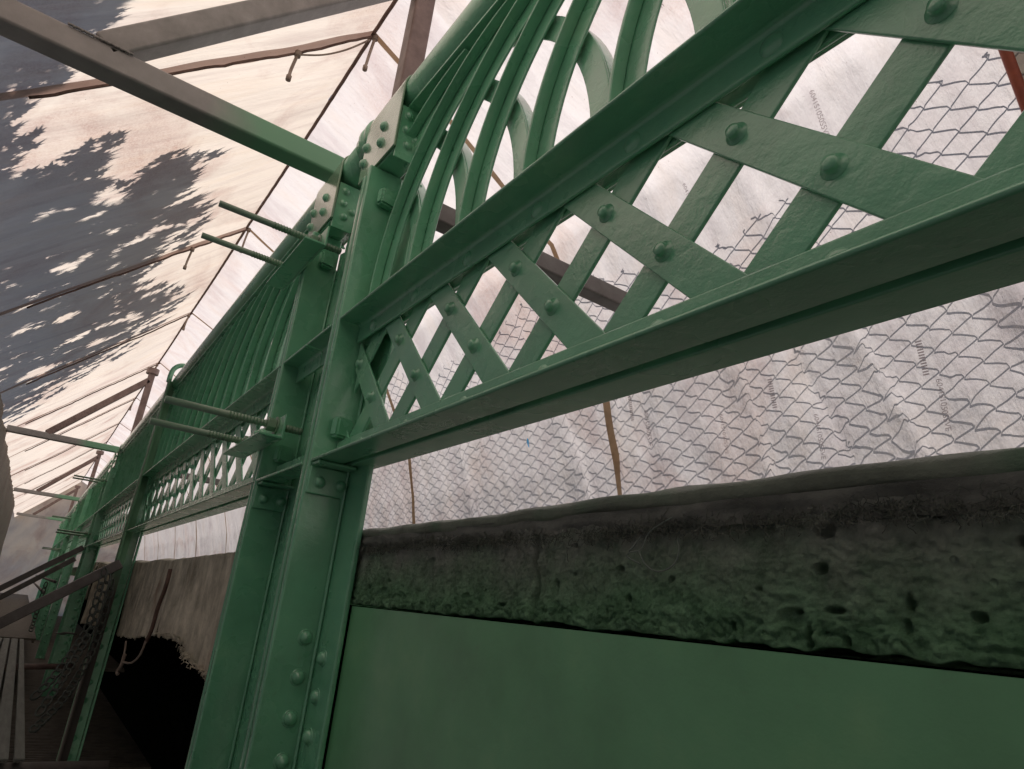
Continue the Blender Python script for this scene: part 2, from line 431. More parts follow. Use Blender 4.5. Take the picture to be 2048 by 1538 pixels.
# ================================================================ PAIRED POSTS
def make_post(x, name_bolts=True):
    root = empty('parapet_post', (x, -1.1, -3.2))
    ztop = 2.44
    mb = MB()
    mb.box(x, x+.040, -1.0, -1.212, -3.2, ztop)
    build('near_angle', mb, 'green', root, bevel=.010, seg=3)
    mb = MB(); mb.box(x+.078, x+.118, -1.004, -1.225, -3.2, ztop-.03)
    build('far_angle', mb, 'green', root, bevel=.010, seg=3)
    mb = MB(); mb.box(x+.040, x+.078, -1.03, -1.21, -3.2, ztop-.05)
    build('packing_plate', mb, 'green', root)
    mb = MB(); mb.prism([(x-.245, -3.2), (x-.001, -3.2), (x-.001, ztop-.1), (x-.245, ztop-.16)], 'y', -1.2135, -1.242)
    fl = build('side_flange', mb, 'green', root, bevel=.008)
    mb = MB(); mb.box(x-.022, x-.001, -1.196, -1.2132, -3.2, 2.2)
    build('fillet_strip', mb, 'green', root, bevel=.012)
    mb = MB()
    for (a, b, y, zt, zb0) in ((.12, .40, -1.150, 2.40, -.1), (.165, .30, -1.132, 2.30, -.05), (.33, .62, -1.170, 2.44, -.1), (.40, .52, -1.152, 2.36, 0), (.52, .80, -1.192, 2.40, -.1)):
        zt2 = zt-.09
        pl = [(x+a, zb0), (x+b, zb0), (x+b, zt2)] + [(x+(a+b)/2+(b-a)/2*math.cos(t*PI/8), zt2+.09*math.sin(t*PI/8)) for t in range(1, 8)] + [(x+a, zt2)]
        mb.prism(pl, 'y', y, y-.016)
    if x < 4: mb.box(x+.119, x+.90, -1.226, -1.24, -.1, 2.52)
    if x < 4: build('splice_plates', mb, 'green', root, bevel=.006)
    # cleat under the bottom rail
    mb = MB(); mb.box(x-.018, x-.001, -1.008, -1.207, .492, .628); mb.box(x-.12, x-.0182, -1.008, -1.207, .6285, .645)
    cl = build('cleat', mb, 'green', root, bevel=.007)
    for y in (-1.066, -1.175): inst('rivet', RIV, (x-.018, y, .553), cl, '-x')
    inst('square_bolt', BOLT, (x-.001, -1.11, .84), root, '-x', .35)
    inst('square_bolt', BOLT, (x-.001, -1.118, 2.235), root, '-x', .2)
    z = -.163 if x < 4 else -5
    while z > -3: inst('rivet', RIV_BIG, (x-.001, -1.150, z), root, '-x'); z -= .171
    z = -.240 if x < 4 else -5
    while z > -3: inst('rivet', RIV_BIG, (x-.107, -1.2133, z), fl, 'y'); z -= .160
    # saddle bracket over the handrail
    th = .014
    def strap(y_front, r, x0, x1, zlow, zlow_b):
        cy, cz = -1.15, 2.892
        pts = [(y_front, zlow)] + [(cy+r*math.cos(t*PI/12), cz+r*math.sin(t*PI/12)) for t in range(0, 13)] + [(cy-r, zlow_b)]
        pin = [(y_front-th, zlow)] + [(cy+(r-th)*math.cos(t*PI/12), cz+(r-th)*math.sin(t*PI/12)) for t in range(0, 13)] + [(cy-r+th, zlow_b)]
        m2 = MB(); o = 0
        for (a, b) in zip(pts, pin):
            for q in (a, b):
                m2.v.append((x0, q[0], q[1])); m2.v.append((x1, q[0], q[1]))
        for i in range(len(pts)-1):
            a = i*4; b = a+4
            m2.f += [(a, b, b+1, a+1), (a+2, a+3, b+3, b+2), (a, a+2, b+2, b), (a+1, b+1, b+3, a+3)]
        e = (len(pts)-1)*4
        m2.f += [(0, 1, 3, 2), (e, e+2, e+3, e+1)]
        return m2
    sb = build('saddle_bracket', strap(-1.03, .124, x-.235, x+.275, 2.452, 2.5), 'green_sheen', root, bevel=.004)
    for (xx, zz) in ((x-.02, 2.714), (x-.02, 2.594), (x+.235, 2.709), (x+.235, 2.588)): inst('rivet', RIV_BIG, (xx, -1.030, zz), sb, 'y')
    mb = MB(); mb.box(x-.20, x+.24, -1.046, -1.205, 2.445, 2.59)
    build('bracket_block', mb, 'green', root, bevel=.01)
    mb = MB(); mb.box(x-.215, x-.201, -1.05, -1.2, 2.40, 2.76); pl = build('gusset_plate', mb, 'green', root, bevel=.004)
    for (yy, zz) in ((-1.10, 2.70), (-1.10, 2.60), (-1.12, 2.50), (-1.17, 2.56)): inst('rivet', RIV, (x-.215, yy, zz), pl, '-x')
    return root
p1 = make_post(3.235); tag(p1, 'nearest green riveted post, the right one of the close pair, beside the concrete edge', 'post', 'posts of the parapet')
p2 = make_post(4.205); tag(p2, 'left green post of the close pair, bordered by the hanging felt', 'post', 'posts of the parapet')
nm = ['near', 'far']
names = {14.555: ('third pair, nearer post: green post well beyond the bent-topped upright', 'third pair, farther post: green post well beyond the bent-topped upright'),
         29.11: ('nearer green post of a tiny far pair, where the fourth crossbeam meets', 'farther green post of a tiny far pair, where the fourth crossbeam meets'),
         43.665: ('nearer post of the last tiny green pair by the end sheet', 'last tiny green post by the end sheet')}
names[14.555] = ('nearer green post of the next pair along, where the second crossbeam meets the railing', 'farther green post of the next pair along, where the second crossbeam meets the railing')
names[29.11] = ('nearer green post of a small distant pair, where the third crossbeam meets the railing', 'farther green post of a small distant pair, where the third crossbeam meets the railing')
for sh, (a, b) in names.items():
    copy_tree(p1, sh)['label'] = a; copy_tree(p2, sh)['label'] = b
# single middle posts
def mid_post(x, label):
    root = empty('parapet_post', (x, -1.1, -3.2), label, 'post', 'posts of the parapet')
    mb = MB(); mb.box(x, x+.03, -1.0, -1.21, -3.2, 2.7); build('near_angle', mb, 'green', root, bevel=.008)
    mb = MB(); mb.box(x+.06, x+.09, -1.0, -1.21, -3.2, 2.7); build('far_angle', mb, 'green', root, bevel=.008)
    mb = MB(); mb.box(x-.16, x-.001, -1.212, -1.23, -3.2, 2.7); fl = build('side_flange', mb, 'green', root, bevel=.006)
    z = -.2
    while z > -3: inst('rivet', RIV_BIG, (x-.001, -1.12, z), root, '-x'); z -= .22
    return root
mid_post(10.97, 'single green post right behind the tall bent-topped upright')
mid_post(25.53, 'single green post halfway between the second and third distant pairs')
mid_post(40.08, 'single green post beyond the third crossbeam, near the vanishing end')

# stub rails bridging each close pair of posts
def stub(sh, la):
    root = empty('stub_rail', (3.75+sh, -1.1, ZB), la, 'rail', 'short rails between paired posts')
    for nm_, z, up in (('top_angle', ZT, -1), ('bottom_angle', ZB, 1)):
        for a, b in ((3.76, 4.20), (3.36, 3.742)):
            mb = MB(); angle_rail(mb, a+sh, b+sh, z, -1.0, -1.12, .017, up, .12); build(nm_, mb, 'green', root, bevel=.005)
    return root
stub(0, 'short green angle rails bridging the gap of the close post pair')
stub(14.555, 'short green angle rails between the two posts of the next pair')

# ================================================================ HANDRAIL
def handrail(x0, x1, label, collars=()):
    root = empty('handrail_pipe', ((x0+x1)/2, -1.15, 2.78), label, 'handrail', 'lengths of tubular handrail')
    n = max(8, int((x1-x0)*3)); pts = [(x0+(x1-x0)*i/n, -1.15, 2.892) for i in range(n+1)]
    build('pipe', MB().tube(pts, .110, 28), 'green', root, smooth=False).data.shade_smooth()
    for cx in collars:
        prof = [(-.13, .112), (-.128, .122), (-.105, .126), (-.10, .136), (-.06, .138), (-.055, .124), (-.03, .122), (-.02, .136), (.02, .139), (.03, .124), (.10, .122), (.105, .112)]
        mb = MB().tube([(cx+a, -1.15, 2.892) for a, r in prof], [r for a, r in prof], 28)
        build('collar', mb, 'green', root, smooth=True)
    return root
handrail(-4, 3.715, 'nearest green tubular handrail with a ringed collar at the post pair', (3.62,))
handrail(3.722, 18.25, 'long green tubular handrail running from the post pair into the distance', ())
handrail(18.26, 32.8, 'distant green handrail beyond the second crossbeam', ())
handrail(32.82, 51, 'farthest green handrail length by the end sheet', ())

# ================================================================ THREADED RODS AND CLAMP BARS
def rod(x, z, y0, y1, label):
    root = empty('threaded_rod', (x, y1, z), label, 'threaded rod', 'threaded rods standing out from the posts')
    pts = []; rr = []
    y = y0; pts.append((x, y0, z)); rr.append(.0205); yt = y0-.33
    pts.append((x, yt, z)); rr.append(.0205)
    y = yt
    while y > y1:
        pts.append((x, y-.004, z)); rr.append(.0232); pts.append((x, y-.010, z)); rr.append(.0232)
        pts.append((x, y-.014, z)); rr.append(.0202); pts.append((x, y-.018, z)); rr.append(.0202); y -= .019
    build('shank', MB().tube(pts, rr, 12), 'green_rod', root, smooth=True)
    mb = MB().tube([(x, -.925, z), (x, -.975, z)], .042, 6); build('nut', mb, 'green_rod', root, bevel=.004)
    mb = MB().tube([(x, -.9755, z), (x, -.984, z)], .055, 20); build('washer', mb, 'green_rod', root)
    return root
for sh, w1 in ((0, 'left post of the close pair'), (14.7, 'second pair of posts'), (29.3, 'third distant pair of posts')):
    for x, z, y0, w2 in ((3.95, 2.216, -.356, 'upper right'), (4.44, 2.216, -.353, 'upper left'), (3.95, .955, -.372, 'lower right'), (4.44, .922, -.372, 'lower left')):
        rod(x+sh, z, y0, -1.135 if x < 4 else -1.06, f'green threaded rod, {w2} of the four at the {w1}')
    for z, w2 in ((2.216, 'upper'), (.938, 'lower')):
        root = empty('clamp_bar', (4.2+sh, -.99, z-.07), f'{w2} green angle bar clamping two threaded rods to the {w1}', 'clamp bar', 'angle bars clamping the rods')
        mb = MB().box(3.80+sh, 4.66+sh, -.9855, -1.0, z-.085, z+.062); build('upright_leg', mb, 'green', root, bevel=.004)
        mb = MB().box(3.80+sh, 4.66+sh, -.86, -.985, z-.085, z-.070); build('flat_leg', mb, 'green', root, bevel=.004)
        for y_, k in ((0, 0),):
            inst('nut', NUT, (4.20+sh, -.985, z), root, 'y')

# ================================================================ DECK EDGE
PITS = [(0.726, 0.23, 0.025, 0.011), (0.74, 0.156, 0.015, 0.009), (0.72, 0.08, 0.022, 0.005), (0.582, 0.098, 0.01, 0.013), (0.588, 0.054, 0.01, 0.015), (0.775, 0.028, 0.009, 0.019), (0.949, 0.032, 0.007, 0.009), (0.478, 0.08, 0.012, 0.009), (1.118, 0.133, 0.009, 0.006), (0.88, 0.116, 0.006, 0.004), (0.801, 0.076, 0.01, 0.004), (0.702, 0.016, 0.007, 0.008), (0.523, 0.256, 0.016, 0.011), (0.405, 0.199, 0.008, 0.008), (3.034, 0.068, 0.031, 0.012), (3.063, 0.033, 0.067, 0.01), (2.673, 0.112, 0.017, 0.007), (1.552, 0.113, 0.01, 0.014), (1.474, 0.22, 0.008, 0.006), (1.482, 0.143, 0.008, 0.004), (2.029, 0.071, 0.02, 0.007), (1.827, 0.044, 0.021, 0.007), (2.016, 0.238, 0.015, 0.008), (1.339, 0.05, 0.007, 0.007), (1.261, 0.083, 0.015, 0.009), (2.857, 0.084, 0.02, 0.01), (1.296, 0.159, 0.013, 0.008)]
CR = 1.66
def conc(label, x0, x1, nu, fine):
    def fn(u, v):
        x = x0+(x1-x0)*u
        # v runs round: top back -> top front -> down the face -> underside
        if v < .12: t = v/.12; y = -1.62+.36*t; z = .290; k = 0
        elif v < .86: t = (v-.12)/.74; y = -1.262; z = .288-.284*t; k = 1
        else: t = (v-.86)/.14; y = -1.262-.3*t; z = .004; k = 2
        n1 = nz(x*3, z*5, y*3)*.014; n2 = nz(x*15, z*15, 3)*.005; n3 = nz(x*60, z*60, 9)*.007+nz(x*125, z*125, 4)*.0035
        p = nz(x*7.3+5, z*8.0, 21); pit = -min(.014, max(0, p-.50)*.3)
        for (a_, b_, c_, d_) in PITS:
            if abs(x-a_) < 2.2*c_ and abs(z-b_) < 2.2*d_:
                q = ((x-a_)/(c_*.75))**2+((z-b_)/d_)**2+.6*nz(x*60, z*60, 6)
                if q < 1.6: pit -= .030*(1-max(0, q)/1.6)**.6
        low = max(0, 1-abs(z-.02)/.055)
        rag = -.014+nz(x*9, 1.7, 4)*.009+nz(x*30, 2.7, 4)*.010+max(0, .9-x)*.012*abs(nz(x*7, 8, 4))*2
        crack = -.045*math.exp(-((x-CR-.03*nz(z*14, 3, 1)-.02*(z-.15))/.010)**2) if k == 1 else 0
        if k == 1: return (x, y+n1+n2+n3+pit+crack+low*(nz(x*18, 5, z*18)*.020+abs(nz(x*40, 5, z*40))*.026), z+low*(rag+.018)+nz(x*12, z*9, 2)*.004)
        if k == 2: return (x, y, z+rag+.018)
        return (x, y+n1, z+nz(x*6, y*6, 1)*.012)
    ob = build('concrete_slab_edge', MB().grid(nu, fine, fn), 'concrete', smooth=True)
    return tag(ob, label, 'concrete slab')
conc('rough pitted concrete slab edge sprayed green at its foot, above the smooth fascia plate', -.5, 3.17, 800, 120)
# fascia plate below the slab
def fasc(x0, x1, label, top=-.004):
    def fn(u, v):
        x = x0+(x1-x0)*u; z = top-3.2*v
        return (x, -1.252+.006*nz(x*1.1, z*1.1, 3), z)
    mb = MB().grid(60, 30, fn)
    mb.grid(1, 1, lambda u, v: (x0+(x1-x0)*u, -1.256-.05*v, top))
    return tag(build('fascia_plate', mb, 'green_flat', smooth=True), label, 'fascia plate')
fasc(-3.4, 2.992, 'large smooth dark green fascia plate filling the lower right')
# black strip that paints the shade in the gap under the slab
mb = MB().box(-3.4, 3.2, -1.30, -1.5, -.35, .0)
tag(build('gap_shade_strip', mb, 'dark'), 'black strip painting the shade in the gap under the rough concrete', 'beam')

# rolled sheet on top of the slab
def roll(x0, x1, yc, zc, r, mat, label, taper=True):
    n = int((x1-x0)*26)
    def fn(u, v):
        x = x0+(x1-x0)*u; t = 2*PI*v
        rr = r*(1+.10*nz(x*1.7, 2, 7)+.05*nz(x*7, math.cos(t)*2, math.sin(t)*2))
        e = min(1, (1-u)*(x1-x0)/.22) if taper else 1
        rr *= .35+.65*math.sqrt(max(0, e))
        zz = zc(x); q = 1.0
        return (x, yc+rr*math.cos(t)*1.1+.006*nz(x*2, 1, 1), zz+rr*math.sin(t)*.85+.010*nz(x*5, 4, math.cos(t)))
    return build('rolled_sheet', MB().grid(n, 22, fn), mat, smooth=True)
tag(roll(-2.2, 3.16, -1.275, lambda x: .324+.006*math.sin(x*1.9), .030, 'roll', ''),
    'long roll of green-stained sheeting lying on the rough concrete edge', 'rolled sheet')
mb = MB()      # flap of cloth squeezed out under the roll
def flap(u, v):
    x = -2.2+5.36*u; d = .055+.02*nz(x*2.3, 6, 1)+.012*nz(x*11, 6, 1)
    return (x, -1.248+.012*nz(x*6, v*3, 2)-.012*v, .308-d*v)
tag(build('cloth_flap', mb.grid(420, 6, flap), 'flap', smooth=True), 'ragged strip of cloth hanging from under the roll on the concrete', 'cloth strip')
mb = MB()      # frayed fibres
for i in range(2300):
    x = random.uniform(-.2, 3.1); z = .252+.02*nz(x*2.3, 6, 1)+random.gauss(0, .010)
    dens = nz(x*2.2, 9, 3)
    if dens < -.15 and random.random() < .7: continue
    p = Vector((x, -1.247, z)); pts = [p]
    d = Vector((random.gauss(0, 1), random.uniform(.1, .6), random.gauss(-.35, .7))).normalized()
    for s_ in range(5):
        d = (d+Vector((random.gauss(0, .9), random.gauss(-.1, .5), random.gauss(0, .9)))).normalized(); p = p+d*random.uniform(.003, .009); pts.append(p)
    mb.tube(pts, .0010, 3, False)
tag(build('frayed_threads', mb, 'fuzz'), 'tangled frayed threads along the top of the concrete edge', 'threads', kind='stuff')
# thin wire loop
cw = [(1345, 1035), (1318, 1050), (1296, 1068), (1283, 1098), (1262, 1104), (1253, 1112), (1266, 1120), (1281, 1128)]
RR = ((-.58032061, -.80839562, .09861292), (.2207931, -.27272933, -.9364129), (.78388673, -.52164665, .33675863)); FF = 1320.503
def ray(px, py):
    c = (px-1024, py-769, FF)
    return Vector([sum(RR[i][k]*c[i] for i in range(3)) for k in range(3)])
def onY(px, py, Y): d = ray(px, py); return d*(Y/d.y)
def onX(px, py, X): d = ray(px, py); return d*(X/d.x)
def smoothpath(pts, n=6):
    P = [Vector(p) for p in pts]; out = []
    for i in range(len(P)-1):
        a, b, c, d = P[max(i-1, 0)], P[i], P[i+1], P[min(i+2, len(P)-1)]
        for k in range(n):
            t = k/n; out.append(.5*((2*b)+(c-a)*t+(2*a-5*b+4*c-d)*t*t+(3*b-a-3*c+d)*t**3))
    out.append(P[-1]); return out
mb = MB().tube(smoothpath([onY(x, y, -1.232) for x, y in cw]), .0019, 6)
mb.tube(smoothpath([onY(x, y, -1.232) for x, y in [(1258, 1103), (1272, 1086), (1281, 1074)]]), .0019, 6)
mb.tube(smoothpath([onY(x, y, -1.232) for x, y in [(1278, 1102), (1290, 1128), (1315, 1143), (1345, 1132), (1358, 1105), (1355, 1080)]]), .0019, 6)
tag(build('loose_wire', mb, 'wire', smooth=True), 'pale thin wire bent in loops, hanging on the concrete face', 'wire')

# slab above the open bay, and its hanging felt
mb = MB().box(4.9, 50, -1.40, -5.3, .0, .28)
tag(build('deck_slab', mb, 'concrete'), 'bridge deck slab beyond the post pair, hidden behind hanging felt', 'deck slab')
mb = MB().box(-6, 4.9, -1.70, -5.3, .0, .26)
tag(build('deck_slab', mb, 'concrete'), 'bridge deck slab behind the rough concrete edge', 'deck slab')
def felt(x0, x1, top, bot, label, nu=150, ph=0, y=-1.26):
    def fn(u, v):
        x = x0+(x1-x0)*u; zt = top(x); zb_ = bot(x)+.03*nz(x*5, ph, 1)+.02*nz(x*13, ph, 2)+.012*abs(nz(x*38, ph, 8))+.02*nz(x*27, ph, 4)
        if v < .12:
            t = v/.12; yy = y-.30*(1-t); z = zt+.02*math.sin(t*PI)+.012*nz(x*5, t*3, ph)
        else:
            t = (v-.12)/.88; z = zt-(zt-zb_)*t; yy = y+.030+.05*nz(x*2.2, z*.8, ph)*(t+.2)+.02*nz(x*8, z*1.6, ph+3)*(t+.2)
        return (x, yy, z)
    ob = build('felt_sheet', MB().grid(nu, 60, fn), 'felt', smooth=True)
    sd = ob.modifiers.new('t', 'SOLIDIFY'); sd.thickness = .006
    return tag(ob, label, 'felt sheet', 'felt sheets hung over the deck edge')
def lerp(pts):
    def f(x):
        for (a, b), (c, d) in zip(pts, pts[1:]):
            if x <= c: return b+(d-b)*max(0, (x-a))/(c-a)
        return pts[-1][1]
    return f
felt(4.55, 7.75, lambda x: .30-.01*(x-4.5), lerp([(4.4, -.74), (4.9, -.60), (5.4, -.56), (6.2, -.50), (6.5, -.42), (7.75, -.47)]),
     'near dirty cream felt sheet with ragged foot, hanging right beside the post pair', 190, 0)
felt(7.82, 10.9, lambda x: .27+.01*math.sin(x*3), lerp([(7.8, -.47), (9, -.60), (10.9, -.70)]),
     'grey felt sheet hanging just right of the tall bent-topped upright', 150, 5)
felt(11.2, 16.5, lambda x: .30+.02*math.sin(x*2), lerp([(11, -.68), (13, -.72), (16.5, -.88)]),
     'cream felt sheet hanging just left of the tall bent-topped upright', 150, 11)
felt(17.0, 22.5, lambda x: .33, lerp([(17, -.45), (22.5, -.6)]), 'farthest pale felt sheet, bunched over the deck edge by the brace', 90, 17)
# fringe threads and string under the felt
mb = MB()
for i in range(260):
    x = random.uniform(4.6, 7.6); zb_ = lerp([(4.4, -.74), (4.9, -.60), (5.4, -.56), (6.2, -.50), (6.5, -.42), (7.75, -.47), (9, -.60), (10.9, -.70)])(x)
    p = Vector((x, -1.22+random.gauss(0, .02), zb_+.03)); pts = [p]
    for k in range(4): p = p+Vector((random.gauss(0, .022), random.gauss(0, .012), -random.uniform(-.008, .017))); pts.append(p)
    mb.tube(pts, .004, 3, False)
tag(build('felt_fringe', mb, 'felt'), 'fuzzy fringe of loose fibres along the ragged feet of the felt', 'fringe', kind='stuff')
sp = [(252, 1283), (250, 1300), (246, 1320), (250, 1325), (264, 1325), (280, 1310), (291, 1284)]
mb = MB().tube(smoothpath([onY(x, y, -1.15) for x, y in sp]), .011, 6)
mb.tube(smoothpath([onY(x, y, -1.15) for x, y in [(250, 1308), (243, 1330), (236, 1340), (235, 1348)]]), [.02]*19, 6)
tag(build('tie_string', mb, 'cord', smooth=True), 'frayed loop of string dangling below the felt in the dark opening', 'string')
tag(build('dark_rope', MB().tube(smoothpath([onY(x, y, -1.17) for x, y in [(341, 1138), (331, 1175), (316, 1215), (303, 1260), (292, 1284)]]), .019, 6), 'rope', smooth=True), 'dark rope running down the face of the near felt', 'rope')
# added backing plate, coloured black for the deep shade under the deck
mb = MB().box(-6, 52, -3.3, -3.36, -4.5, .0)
tag(build('void_backing', mb, 'dark'), 'black plate added to paint the deep shade of the opening under the deck', 'shade backing')
# ================================================================ UPRIGHT, BRACES, WALKWAY, CHAINS
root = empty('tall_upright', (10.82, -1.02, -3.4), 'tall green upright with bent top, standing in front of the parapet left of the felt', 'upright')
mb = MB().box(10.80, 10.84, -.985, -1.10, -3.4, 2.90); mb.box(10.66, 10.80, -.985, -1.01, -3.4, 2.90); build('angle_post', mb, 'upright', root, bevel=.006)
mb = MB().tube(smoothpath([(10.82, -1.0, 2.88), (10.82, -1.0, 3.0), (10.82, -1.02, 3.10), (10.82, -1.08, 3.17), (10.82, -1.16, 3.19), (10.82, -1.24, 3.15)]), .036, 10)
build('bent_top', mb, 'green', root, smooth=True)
def brace(a, b, w, label):
    tag(build('scaffold_brace', MB().beam(a, b, w, w), 'greysteel', bevel=.012), label, 'brace', 'sloping scaffold braces')
brace((10.7, -1.05, .22), (10.7, .55, -1.02), .13, 'nearest dark sloping brace, from the tall upright down to the left')
brace((18.0, -.95, .62), (18.0, .75, -.78), .12, 'upper of two distant sloping braces left of the parapet')
brace((19.8, -.95, .40), (19.8, .75, -1.05), .12, 'lower of two distant sloping braces left of the parapet')
def plank(y0, y1, label):
    root = empty('walkway_plank', (12, (y0+y1)/2, -1.36), label, 'plank', 'grey walkway planks')
    mb = MB(); n = 5; w = (y1-y0)
    mb.box(6.75, 18, y0, y1, -1.36, -1.345)
    for k in range(n):
        yy = y0+w*(k+.5)/n; mb.box(6.75, 18, yy-w*.055, yy+w*.055, -1.375, -1.3602)
    build('board', mb, 'plank', root, bevel=.004)
    mb = MB()
    for x in (6.9, 9.6, 13.2, 17.5): mb.box(x, x+.12, y0+.004, y1-.004, -1.39, -1.3755)
    build('end_clip', mb, 'plank', root)
    return root
plank(-.405, -.335, 'rightmost narrow grey plank edge of the walkway at lower left')
plank(-.300, -.190, 'middle grooved grey walkway plank at lower left')
plank(-.165, -.055, 'left grooved grey walkway plank, cut by the picture edge')
plank(-.03, .08, 'outermost grooved grey walkway plank at the picture edge')
mb = MB()
for k in range(110): mb.box(11.35+k*.11, 11.35+k*.11+.07, -.02, -2.2, -2.44, -2.40)
mb.box(11.3, 23.5, .6, -2.2, -2.50, -2.441)
tag(build('ribbed_decking', mb, 'deck'), 'dark ribbed timber decking below the walkway planks, behind the chains', 'decking')
root = empty('light_block_deck', (-1.5, 0, -1.8), 'unseen dark board deck added under the viewer to block light from below', 'decking')
for k in range(6): build('board', MB().box(-9.5, 5.6, -1.16+.40*k, -1.16+.40*k+.38, -1.80, -1.72), 'deck', root)  # added out of view to keep light from below off the undersides
mb = MB().tube([(7.0, .6, -1.47), (7.0, -1.02, -1.47)], .05, 12)
tag(build('scaffold_tube', mb, 'greysteel', smooth=True), 'grey scaffold tube crossing under the near end of the planks', 'tube', 'scaffold tubes under the walkway')
mb = MB().tube([(15.2, .3, -1.62), (15.2, -1.2, -1.55)], .05, 12)
tag(build('scaffold_tube', mb, 'brown', smooth=True), 'brown scaffold tube crossing under the far end of the planks', 'tube', 'scaffold tubes under the walkway')
def torus_link(mb, c, d, up, L_=.072, w=.036, r=.012):
    d = d.normalized(); u = (up-d*up.dot(d)).normalized()
    n = 12; ring = []
    for k in range(n):
        t = 2*PI*k/n; ring.append(c + d*(math.cos(t)*L_) + u*(math.sin(t)*w))
    ring.append(ring[0]); ring.append(ring[1]); mb.tube(ring, r, 5, False)
def chain(pts, label):
    P = smoothpath(pts, 30); mb = MB(); acc = 0; last = P[0]; k = 0
    for p in P[1:]:
        acc += (p-last).length; 
        if acc > .108:
            d = (p-last); torus_link(mb, p.copy(), d, Vector((.3, 1, .2)) if k % 2 else Vector((.2, -.2, 1)).cross(d)); acc = 0; k += 1
        last = p
    tag(build('chain', mb, 'chain', smooth=True), label, 'chain', 'slack chains by the upright')
chain([onX(220, 1140, 10.3), onX(190, 1240, 10.0), onX(160, 1300, 9.7), onX(120, 1365, 9.2), onX(72, 1435, 8.8)], 'longest slack dark chain, swinging from the tall upright down to the planks')
chain([onX(228, 1150, 10.5), onX(200, 1260, 10.2), onX(172, 1325, 9.9), onX(125, 1400, 9.2), onX(64, 1462, 8.6)], 'lower slack dark chain, hanging just below the longest one')
chain([onX(212, 1130, 10.6), onX(196, 1190, 10.3), onX(170, 1265, 10), onX(110, 1350, 9.4), onX(62, 1400, 9.1)], 'upper slack dark chain, closest to the far posts')
chain([onY(112, 1266, -.98), onY(122, 1268, -.97), onY(132, 1266, -.97), onY(150, 1268, -1.0)], 'short green-sprayed chain wrapped round a distant post')
chain([onX(95, 1160, 19), onX(82, 1195, 19), onX(72, 1230, 19), onX(60, 1265, 18.5)], 'small distant chain bundle hanging left of the far posts')

mb = MB().box(18.05, 50, -.62, 1.1, -1.37, -1.33)
for k in range(7): mb.box(18.05, 50, -.60+.25*k, -.56+.25*k, -1.42, -1.371)
tag(build('far_walkway', mb, 'deck'), 'dark far walkway deck where the tunnel vanishes at lower left', 'walkway')
for y_, z_, la in ((-.55, -.45, 'lower'), (-.70, -.18, 'upper')):
    tag(build('scaffold_tube', MB().tube([(20, y_, z_), (46, y_+.05, z_)], .035, 8), 'greysteel', smooth=True), f'{la} of two distant guard tubes along the far walkway', 'tube', 'guard tubes of the far walkway')
tag(build('lower_platform', MB().box(23.6, 52, -3.2, 1.6, -2.5, -2.42), 'deck'), 'dark lower platform far along the tunnel beneath the walkway', 'platform')
# ================================================================ TENT FRAMES
def frame(x, label, k, z, first=False):
    root = empty('tent_frame', (x, -.2, z), label, 'tent frame', 'welded frames carrying the sheeting')
    b = .074*k
    mb = MB().box(x-b, x+b, 1.22 if not first else 1.12, -1.30, z-b, z+b); build('crossbeam', mb, 'beam', root, bevel=.022, seg=3)
    a = (x, .42*k, z+.06*k); c_ = (x, -1.26*k, z+(1.98 if first else 1.85)*k)
    mb = MB().beam(a, c_, .148*k, .148*k, (0, 1, 1)); build('rafter', mb, 'greybox' if first else 'brown', root, bevel=.022, seg=3)
    mb = MB().box(x-b, x+b, -1.205*k, -1.355*k, z+b+.002, 5.45 if first else 5.03*k); build('ridge_post', mb, 'brown', root, bevel=.02)
    if not first:
        mb = MB(); mb.tube([(x, -1.28*k, 4.96*k), (x, -1.28*k, 5.10*k)], .15, 16); build('cap', mb, 'brown', root)
    mb = MB().box(x-b, x+b, -1.40*k, -3.55*k, 2.55*k, 2.70*k); build('rear_crossbeam', mb, 'greysteel', root, bevel=.02)
    if first:
        mb = MB()
        for q in range(26):
            t = q/25; mb.tube([(x-b-.012, (.585-.29*t)*k, z+b-.008+.003*math.sin(q*2.3)), (x-b-.004, (.58-.29*t-.010)*k, z+b+.001)], .009, 5)
        build('weld_bead', mb, 'greybox', root, smooth=True)
    return root
frame(4.43, 'nearest grey steel frame, its thick beam crossing the upper left to the railing', 1.2, 3.135, True)
frame(19.15, 'second brown steel frame, its capped ridge post standing above the far railing', 1.047, 3.075)
frame(33.9, 'third steel frame, small, with a brown crossbeam left of the far posts', 1.03, 3.075)
frame(48.6, 'last tiny steel frame before the end sheet', 1.02, 3.075)

# ================================================================ SHEETING
SEAMS = [v*1.12 for v in (.9, 5.0, 9.55, 13.75, 17.75, 22.0, 26.3, 30.5, 34.8, 39, 43.3)]
def sag(x):
    for a, b in zip([-4]+SEAMS, SEAMS+[52]):
        if a <= x <= b: return math.sin(PI*(x-a)/(b-a))
    return 0
KR = 1.12
RY, RZ = -1.31*KR, 5.18*KR
def left_pt(x, s, off=0):      # s = distance down the slope
    c = .7146; q = .6995
    d = .028*nz(x*3.0, s*.35, 1) + .012*nz(x*11, s*.6, 5) + .02*nz(x*.8, s*.9, 9) - .05*sag(x)*math.sin(min(1, s/3.4)*PI)
    d -= off
    return (x, RY + s*c + d*q, RZ - s*q + d*c - .04*sag(x))
LEN_L = 3.92
mb = MB().grid(800, 60, lambda u, v: left_pt(-10+62*u, LEN_L*v))
root = build('tarpaulin', mb, 'tarp_l', smooth=True); tag(root, 'white sheeting of the left roof slope, dappled by leaf shadows', 'tarpaulin', kind=None)
tl = root
